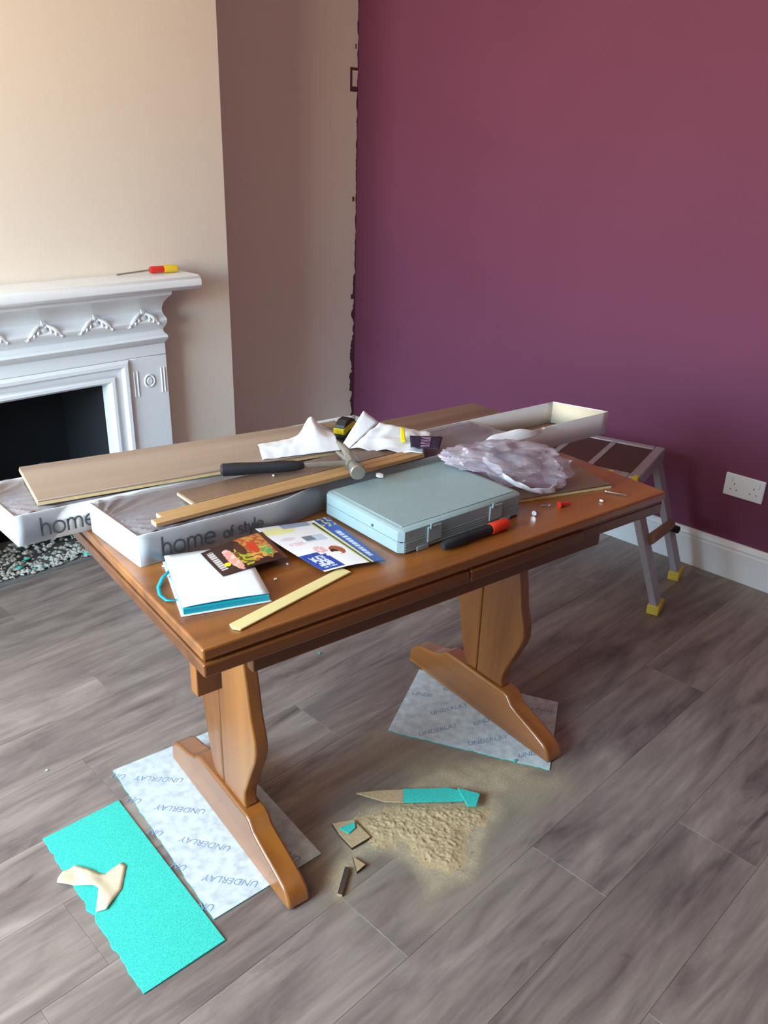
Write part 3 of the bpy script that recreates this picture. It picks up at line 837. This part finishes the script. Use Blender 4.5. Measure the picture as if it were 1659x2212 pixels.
def bagf(a, c):
    th = a * 2 * math.pi; ph = c * math.pi
    sx = math.sin(ph); d = Vector((math.cos(th) * sx, math.sin(th) * sx, math.cos(ph)))
    rid = 1 - abs(noise.noise(d * 1.7 + Vector((4, 1, 0)))) * 1.6; fine = (1 - abs(noise.noise(d * 3.1 + Vector((0, 7, 0)))) * 2.4) * .10 + noise.noise(d * 7) * .03
    k = .78 + .26 * rid + fine
    s_, t_, h_ = d.x * .152 * k, d.y * .066 * (1 + .25 * d.x) * k, d.z * (.050 + .018 * d.x) * k
    u = .866 + s_ * .90 + t_ * .36; v = .226 - s_ * .42 + t_ * .9
    v = min(v, .312 + .05 * sm(.75, 1.1, u))
    z = TZ + .056 - .17 * s_ + h_
    return T(u, v, max(z, terrain(u, v))) - bo


b.grid(bagf, 90, 50)
bg = b.build('plastic_bag', M['bag'], loc=bo)
tag(bg, 'crumpled clear plastic bag beside the grey tool case', 'bag')
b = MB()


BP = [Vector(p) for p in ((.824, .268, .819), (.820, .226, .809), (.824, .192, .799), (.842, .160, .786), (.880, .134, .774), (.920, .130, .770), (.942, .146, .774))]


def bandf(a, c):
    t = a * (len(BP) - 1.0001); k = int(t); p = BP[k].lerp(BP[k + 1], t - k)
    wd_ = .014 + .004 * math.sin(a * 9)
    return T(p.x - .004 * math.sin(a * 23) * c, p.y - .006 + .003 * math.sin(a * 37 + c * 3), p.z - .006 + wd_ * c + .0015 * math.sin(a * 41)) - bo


b.grid(bandf, 60, 6); b.build('highlight_band', M['paper'], bg, solid=.0008)  # highlight along the bag's near edge, modelled as a white strip

# plank offcut, fixings and crumbs on the table
cr_ = root('plank_offcut', 'brown plank offcut lying flat beside the plastic bag', 'plank', T(1.07, .0855, TZ + .0006), TA + math.radians(167))
MB().box(0, -.17, 0, .25, 0, .0055).build('core', M['core'], cr_)
MB().box(.0006, -.1694, .0056, .2494, -.0006, .0092).build('top_layer', M['lam'], cr_, bevel=.0008, segs=1)


def nail(label, u, v, rz, L, r_=.0022, m_='chrome', name='screw'):
    o_ = T(u, v, TZ + .0006); b = MB(); d = TU * math.cos(rz) + TV * math.sin(rz); z = Vector((0, 0, r_ * 1.9))
    b.tube([z, z + d * L * .85, z + d * L], [r_, r_, .0004], 8)
    b.tube([z - d * .003, z, z + d * .001], [r_ * 1.9, r_ * 1.9, r_], 10)
    return tag(b.build(name, M[m_], loc=o_), label, 'screw')


nail('long shiny screw beside the brown plank offcut', 1.035, .071, -1.1, .05, .002)
nail('short shiny screw at the right end of the grey case', .803, .075, .3, .012, .003)
nail('small bright screw lying next to the red wall plug', .862, .088, 2.6, .02, .002)
o_ = T(.884, .076, TZ + .0006)
b = MB().tube([(0, 0, .005), (.012, -.004, .005), (.024, -.010, .005)], [.0055, .005, .003], 8).tube([(0, 0, .005), (-.003, .001, .005)], [.0075, .0075], 10)
tag(b.build('wall_plug', M['red'], loc=o_), 'small red plastic wall plug in front of the plank offcut', 'plug')
crumbs = [(.062, .308 - .02, 0, .004, 'white crumb on the table beside the corner of the near pack'), (.204, .132, 0, .004, 'white crumb between the notebook and the wooden lath'), (.252, .171, 0, .0035, 'white crumb just right of the food leaflet'),
          (.36, .405, PT + .0087 - TZ, .004, 'pale crumb standing on the narrow ripped plank'), (.575, .322, CH + .0005, .012, 'white paper chip on the back of the grey case lid'), (.985, .045, 0, .006, 'smear of plaster crumb near the right table edge')]
for u, v, z, s_, lab in crumbs:
    o_ = T(u, v, TZ + z + .0004)
    b = MB().ball((0, 0, s_ * .45), (s_, s_ * .7, s_ * .45), 0, 6, Matrix.Rotation(u * 30, 3, 'Z'))
    tag(b.build('plaster_crumb', M['paper'], loc=o_), lab, 'crumb')

# ---------------------------------------------------------------- things on the floor
def textobj(txt, x0, y0, x1, y1, z, parent, org, size, mt, shear=.25):
    c = bpy.data.curves.new('print', 'FONT'); c.body = txt; c.size = size; c.shear = shear; c.extrude = .0001
    tmp = bpy.data.objects.new('print_curve', c); c.materials.append(mt)
    me = bpy.data.meshes.new_from_object(tmp); me.name = 'print'; bpy.data.objects.remove(tmp); bpy.data.curves.remove(c)
    o = bpy.data.objects.new('print', me); COL.objects.link(o); o.parent = parent
    o.location = Vector((x0, y0, z)) - Vector(org); o.rotation_euler = (0, 0, math.atan2(y1 - y0, x1 - x0))
    return o


def rough_poly(c4, side, amp, n=60, seed=0):
    """quad outline whose given side is torn"""
    out = []
    for i in range(4):
        a, b2 = Vector(c4[i]), Vector(c4[(i + 1) % 4]); d = (b2 - a); nn = Vector((-d.y, d.x)).normalized()
        if i in side:
            for k in range(n):
                t = k / n; out.append(a + d * t + nn * amp * (noise.noise(Vector((t * n * .35, seed, 0))) + .4 * noise.noise(Vector((t * n * .9, seed, 3)))))
        else: out.append(a)
    return [(p.x, p.y) for p in out]


def underlay(label, c4, torn, zt, texts, seed):
    org = (sum(p[0] for p in c4) / 4, sum(p[1] for p in c4) / 4, .0)
    r = root('underlay_sheet', label, 'underlay', org)
    P = rough_poly(c4, torn, .004, 50, seed)
    MB(org).prism(P, .0003, .0026, axis=2).build('foam_layer', M['foam'], r)
    MB(org).prism(P, .0027, .0034, axis=2).build('film_face', M['ulay'], r)
    for t, x0, y0, x1, y1, sz in texts: textobj(t, x0, y0, x1, y1, .0036, r, org, sz, M['inkblue'])
    return r


L1 = [(-2.114, -1.656, -2.186, -1.578), (-2.134, -1.784, -2.198, -1.706), (-2.157, -1.92, -2.208, -1.84), (-2.171, -2.041, -2.23, -1.965)]
L1b = [(-2.227, -1.652, -2.245, -1.621), (-2.244, -1.778, -2.26, -1.75), (-2.259, -1.9, -2.273, -1.875), (-2.274, -2.027, -2.292, -2.003), (-2.212, -1.549, -2.227, -1.526), (-2.063, -2.055, -2.071, -2.017)]
underlay('white speckled underlay sheet with blue lettering under the near table foot', [(-2.23, -1.508), (-2.297, -2.053), (-2.024, -2.073), (-1.965, -1.545)], (0,), .0034,
         [('UNDERLAY', *l, .024) for l in L1] + [('UN', *l, .024) for l in L1b], 2)
L2 = [(-1.472, -1.906, -1.369, -1.949), (-1.418, -2.02, -1.362, -2.04), (-1.564, -1.947, -1.48, -1.981), (-1.496, -2.063, -1.422, -2.102)]
L2b = [(-1.443, -1.801, -1.419, -1.834), (-1.359, -1.855, -1.327, -1.873), (-1.434, -2.184, -1.384, -2.214), (-1.244, -2.084, -1.22, -2.119)]
underlay('white speckled underlay sheet with blue lettering under the far table foot', [(-1.331, -1.731), (-1.608, -1.871), (-1.413, -2.267), (-1.155, -2.118)], (1,), .0034,
         [('UNDERLAY', *l, .023) for l in L2] + [('UNDE', *l, .023) for l in L2b], 5)
TC = [(-2.456, -1.607), (-2.271, -1.613), (-2.308, -2.11), (-2.485, -2.100)]
org = (-2.38, -1.86, 0)
P = rough_poly([TC[3], TC[0], TC[1], TC[2]], (0,), .006, 60, 9)
P = P[:3] + P[3:]
tl = MB(org).prism(P, .0003, .0040, axis=2).build('underlay_offcut', M['foam'], loc=org, bevel=.0008, segs=1)
tag(tl, 'turquoise foam underlay rectangle with one torn edge, left of the lettered sheet', 'underlay')
# torn masking paper on it
MP = [(-2.481, -1.739), (-2.466, -1.729), (-2.439, -1.733), (-2.404, -1.798), (-2.361, -1.793), (-2.359, -1.809), (-2.397, -1.858), (-2.445, -1.884), (-2.464, -1.874), (-2.432, -1.825), (-2.436, -1.811), (-2.466, -1.779), (-2.488, -1.749)]
org = (-2.42, -1.80, .0)
b = MB(org); bm = bmesh.new(); vv = [bm.verts.new((x_, y_, 0)) for x_, y_ in MP]; bm.faces.new(vv)
bmesh.ops.triangulate(bm, faces=bm.faces[:]); bmesh.ops.subdivide_edges(bm, edges=bm.edges[:], cuts=4, use_grid_fill=True)
bm.verts.ensure_lookup_table()
b.add([(q_.co.x, q_.co.y, .0052 + .004 * abs(noise.noise(q_.co * 22)) + .004 * max(0, 1 - abs((q_.co.x + 2.43) + .0 * q_.co.y) / .02)) for q_ in bm.verts], [[x_.index for x_ in f_.verts] for f_ in bm.faces]); bm.free()
tag(b.build('masking_paper', M['tape'], loc=org, solid=.0008), 'torn beige masking paper lying on the turquoise underlay', 'paper')

# sawdust: soft film, clumpy heap
HEAP = [(-1.899, -2.051), (-1.78, -2.09), (-1.672, -2.192), (-1.639, -2.249), (-1.682, -2.272), (-1.736, -2.251), (-1.778, -2.286), (-1.816, -2.314), (-1.852, -2.307), (-1.88, -2.247), (-1.86, -2.172), (-1.911, -2.153), (-1.922, -2.107)]
DUST = [(-1.955, -2.045), (-1.845, -2.031), (-1.734, -2.049), (-1.579, -2.052), (-1.445, -2.177), (-1.403, -2.265), (-1.529, -2.24), (-1.611, -2.275), (-1.738, -2.331), (-1.832, -2.372), (-1.932, -2.316), (-1.914, -2.237), (-1.956, -2.162), (-2.077, -2.186), (-2.072, -2.123), (-1.991, -2.093)]
UPD = [(-1.649, -1.779), (-1.611, -1.895), (-1.421, -2.248), (-1.355, -2.261), (-1.437, -2.371), (-1.581, -2.321), (-1.623, -2.197), (-1.696, -2.061), (-1.722, -1.919)]


def sdist(p, poly):
    d = 1e9; ins = False; n = len(poly)
    for i in range(n):
        ax_, ay = poly[i]; bx, by = poly[(i + 1) % n]; ex, ey = bx - ax_, by - ay; wx, wy = p[0] - ax_, p[1] - ay
        t = max(0, min(1, (wx * ex + wy * ey) / (ex * ex + ey * ey))); d = min(d, (wx - ex * t) ** 2 + (wy - ey * t) ** 2)
        if (ay > p[1]) != (by > p[1]) and p[0] < (bx - ax_) * (p[1] - ay) / (by - ay) + ax_: ins = not ins
    return math.sqrt(d) * (1 if ins else -1)


q = NT('sawdust_film'); at = q.add('ShaderNodeAttribute', attribute_name='dust_amount')
nz_ = q.add('ShaderNodeTexNoise'); nz_.inputs['Scale'].default_value = 160; nz_.inputs['Detail'].default_value = 4
q.link(q.coord().outputs[0], nz_.inputs['Vector'])
mm = q.add('ShaderNodeMapRange', i_1=.3, i_2=.7, i_3=.82, i_4=1.15); q.link(nz_.outputs[0], mm.inputs[0])
m3 = q.add('ShaderNodeMath', operation='MULTIPLY'); m3.use_clamp = True; q.link(at.outputs['Fac'], m3.inputs[0]); q.link(mm.outputs[0], m3.inputs[1])
q.b.inputs['Base Color'].default_value = lin((190, 172, 142)); q.b.inputs['Roughness'].default_value = .95; q.b.inputs['Specular IOR Level'].default_value = .05
q.link(m3.outputs[0], q.b.inputs['Alpha'])
GX0, GX1, GY0, GY1 = -2.16, -1.22, -2.55, -1.70
NX, NY = 188, 170
org = (-1.75, -2.15, .0)
b = MB(org); b.grid(lambda a, c: (GX0 + (GX1 - GX0) * a, GY0 + (GY1 - GY0) * c, .0009), NX, NY)
den = []
for j in range(NY + 1):
    for i in range(NX + 1):
        x_, y_ = GX0 + (GX1 - GX0) * i / NX, GY0 + (GY1 - GY0) * j / NY
        wob = noise.noise(Vector((x_ * 9, y_ * 9, 0))); w2 = noise.noise(Vector((x_ * 30, y_ * 30, 4)))
        d1 = sdist((x_, y_), DUST) + wob * .03; d2_ = sdist((x_, y_), UPD) + wob * .035; d3 = sdist((x_, y_), HEAP)
        streak = .5 + .5 * noise.noise(Vector(((x_ + y_) * 9, (x_ - y_) * 2.2, 7)))
        v_ = .92 * sm(-.025, .04, d1) * (.75 + .25 * w2 + .25 * streak)
        v_ = max(v_, .66 * sm(-.05, .06, d2_) * (.3 + .9 * streak), .97 * sm(-.03, .01, d3), .22 * sm(-.14, .03, d1))
        ed = min(i, NX - i, j, NY - j) / 8
        den.append(min(1, max(0, v_)) * min(1, ed))
df = b.build('sawdust_film', q.m, loc=org)
at_ = df.data.attributes.new('dust_amount', 'FLOAT', 'POINT')
for i, v_ in enumerate(den): at_.data[i].value = v_
tag(df, 'thin film of pale sawdust swept over the floor between the table feet', 'sawdust', None, 'stuff')
b = MB(org); NX2, NY2 = 150, 150; hx0, hx1, hy0, hy1 = -1.94, -1.62, -2.33, -2.03
idx = {}
for j in range(NY2 + 1):
    for i in range(NX2 + 1):
        x_, y_ = hx0 + (hx1 - hx0) * i / NX2, hy0 + (hy1 - hy0) * j / NY2
        d = sdist((x_, y_), HEAP) + .012 * noise.noise(Vector((x_ * 40, y_ * 40, 0)))
        if d < -.006: continue
        h = .0010 + sm(-.006, .03, d) * (.0045 + .0022 * noise.noise(Vector((x_ * 60 + y_ * 25, y_ * 60 - x_ * 25, 1))) + .0022 * noise.noise(Vector((x_ * 140, y_ * 140, 2))))
        idx[i, j] = len(b.v); b.v.append(Vector((x_, y_, max(h, .0011))))
for (i, j), k in list(idx.items()):
    if (i + 1, j) in idx and (i, j + 1) in idx and (i + 1, j + 1) in idx: b.f.append((k, idx[i + 1, j], idx[i + 1, j + 1], idx[i, j + 1])); b.mi.append(0)
rs = random.Random(5)
for i in range(260):
    x_, y_ = rs.uniform(-1.98, -1.6), rs.uniform(-2.36, -2.02)
    if sdist((x_, y_), HEAP) < -.02: continue
    s_ = rs.uniform(.0008, .0022); b.ball((x_, y_, .003 + s_), (s_ * rs.uniform(1, 2), s_, s_ * .6), 0, 5, Matrix.Rotation(rs.uniform(0, 6), 3, 'Z'))
tag(b.build('sawdust_heap', M['saw'], loc=org), 'clumpy heap of tan sawdust on the floor beyond the near table foot', 'sawdust', None, 'stuff')

# teal sliver and offcuts in the sawdust
org = (-1.73, -2.11, .0)
tsr = root('underlay_sliver', 'long thin turquoise underlay sliver with a dusty pointed end in the sawdust', 'underlay', org)
MB(org).prism([(-1.751, -2.066), (-1.684, -2.125), (-1.668, -2.136), (-1.655, -2.160), (-1.664, -2.185), (-1.672, -2.194), (-1.72, -2.152), (-1.782, -2.097)], .0125, .0160, axis=2).build('clean_part', M['foam'], tsr)
MB(org).prism([(-1.845, -1.997), (-1.80, -2.028), (-1.752, -2.067), (-1.783, -2.097), (-1.815, -2.063)], .0125, .0160, axis=2).build('dusty_part', M['saw'], tsr)
MB(org).prism([(-1.652, -2.158), (-1.627, -2.208), (-1.664, -2.227), (-1.680, -2.213), (-1.668, -2.19)], .0145, .019, axis=2).build('torn_tip', M['foam'], tsr)


def bit(name, poly, z0, z1, mt, label, cat):
    o_ = (sum(p[0] for p in poly) / len(poly), sum(p[1] for p in poly) / len(poly), z0)
    b = MB(o_).prism(poly, z0, z1, axis=2, mi=0, mi_side=1)
    return tag(b.build(name, mt, loc=o_, bevel=.0006, segs=1), label, cat)


bit('board_offcut', [(-1.950, -2.025), (-1.905, -2.052), (-1.912, -2.118), (-1.966, -2.112), (-1.96, -2.06)], .001, .009, [M['saw'], M['darkcut']], 'dusty square board offcut at the left of the sawdust heap', 'offcut')
bit('underlay_scrap', [(-1.95, -2.050), (-1.909, -2.061), (-1.921, -2.076), (-1.944, -2.078)], .0096, .0125, [M['foam'], M['foam']], 'small turquoise underlay scrap on the dusty board offcut', 'underlay')
bit('wood_wedge', [(-1.981, -2.130), (-1.976, -2.168), (-2.004, -2.169)], .0012, .0090, [M['mdf'], M['darkcut']], 'small triangular wood wedge beside the sawdust heap', 'offcut')
bit('wood_stick', [(-2.013, -2.140), (-2.006, -2.150), (-2.068, -2.192), (-2.074, -2.182)], .0012, .0085, [M['darkcut'], M['mdf']], 'short dark wood stick on the floor nearest the viewer', 'offcut')
for x_, y_, s_, lab in [(-1.499, -1.458, .005, 'turquoise crumb on the bare floor under the table'), (-1.452, -2.186, .007, 'turquoise crumb at the torn edge of the far underlay'), (-2.35, -1.395, .004, 'tiny pale crumb on the floor left of the near underlay')]:
    b = MB().ball((0, 0, s_ * .5), (s_, s_ * .7, s_ * .5), 0, 6); tag(b.build('foam_crumb', M['foam'] if 'turq' in lab else M['paper'], loc=(x_, y_, .0006)), lab, 'crumb')

# ---------------------------------------------------------------- work platform by the plum wall
A0, B0 = Vector((-.523, -1.94, 0)), Vector((-.165, -1.85, 0)); wv = (B0 - A0); PWd = wv.length; px_ = wv.normalized(); py_ = Vector((-px_.y, px_.x, 0))
ang = math.atan2(px_.y, px_.x)
PLn = .62
lr = root('work_platform', 'low aluminium work platform with yellow feet behind the table end', 'platform', A0, ang)
H1 = .488
MB().box(0, 0, H1 - .05, PWd, .035, H1).build('end_rail', M['alu'], lr, bevel=.004)
MB().box(0, PLn - .035, H1 - .05, PWd, PLn, H1).build('end_rail', M['alu'], lr, bevel=.004)
for x0 in (0, PWd - .035): MB().box(x0, .0355, H1 - .05, x0 + .035, PLn - .0355, H1).build('side_rail', M['alu'], lr, bevel=.004)
ys = [.035, .18, .325, .47, PLn - .035]
for k in range(len(ys) - 1):
    a = ys[k] + (.011 if k else .001); c2 = ys[k + 1] - (.011 if k < len(ys) - 2 else .001)
    MB().box(.036, a, H1 - .014, PWd - .036, c2, H1 - .004).build('deck_panel', M['brownpanel'], lr)
    if k: MB().box(.0355, ys[k] - .0105, H1 - .04, PWd - .0355, ys[k] + .0105, H1 - .001).build('cross_bar', M['alu'], lr, bevel=.002)
for sgn, ye in ((-1, .004), (1, PLn - .004)):
    for xe in (0.0, PWd - .066):
        b = MB(); dy = sgn * .135; wd = .066; tk = .026
        v = [(xe, ye, H1 - .052), (xe + wd, ye, H1 - .052), (xe + wd, ye - sgn * tk, H1 - .052), (xe, ye - sgn * tk, H1 - .052)]
        v2 = [(p[0] + (.012 if xe == 0 else .012), p[1] + dy, .03) for p in v]
        lg = b.add(v + v2, [(0, 1, 2, 3), (4, 5, 6, 7), (0, 1, 5, 4), (1, 2, 6, 5), (2, 3, 7, 6), (3, 0, 4, 7)]).build('leg', M['alu'], lr, bevel=.003)
        xf, yf = xe + .012, ye + dy
        MB().box(xf - .006, min(yf + sgn * .008, yf - sgn * (tk + .008)), .0, xf + wd + .006, max(yf + sgn * .008, yf - sgn * (tk + .008)), .036).build('rubber_foot', M['dullyellow'], lg, bevel=.004)
    yb = ye + sgn * .066
    MB().tube([(.045, yb, .262), (PWd - .04, ye + sgn * .076, .215)], .017, 8, flat=1.2).build('brace', M['tan'], lr)
MB().tube([(PWd - .046, -.075, .205), (PWd - .03, -.10, .195)], .014, 10).build('brace_knob', M['black'], lr)
for y_ in (.0, .085): MB().box(-.010, y_, H1 - .03, .012, y_ + .018, H1 + .0045).build('clip', M['yellow'], lr, bevel=.002)
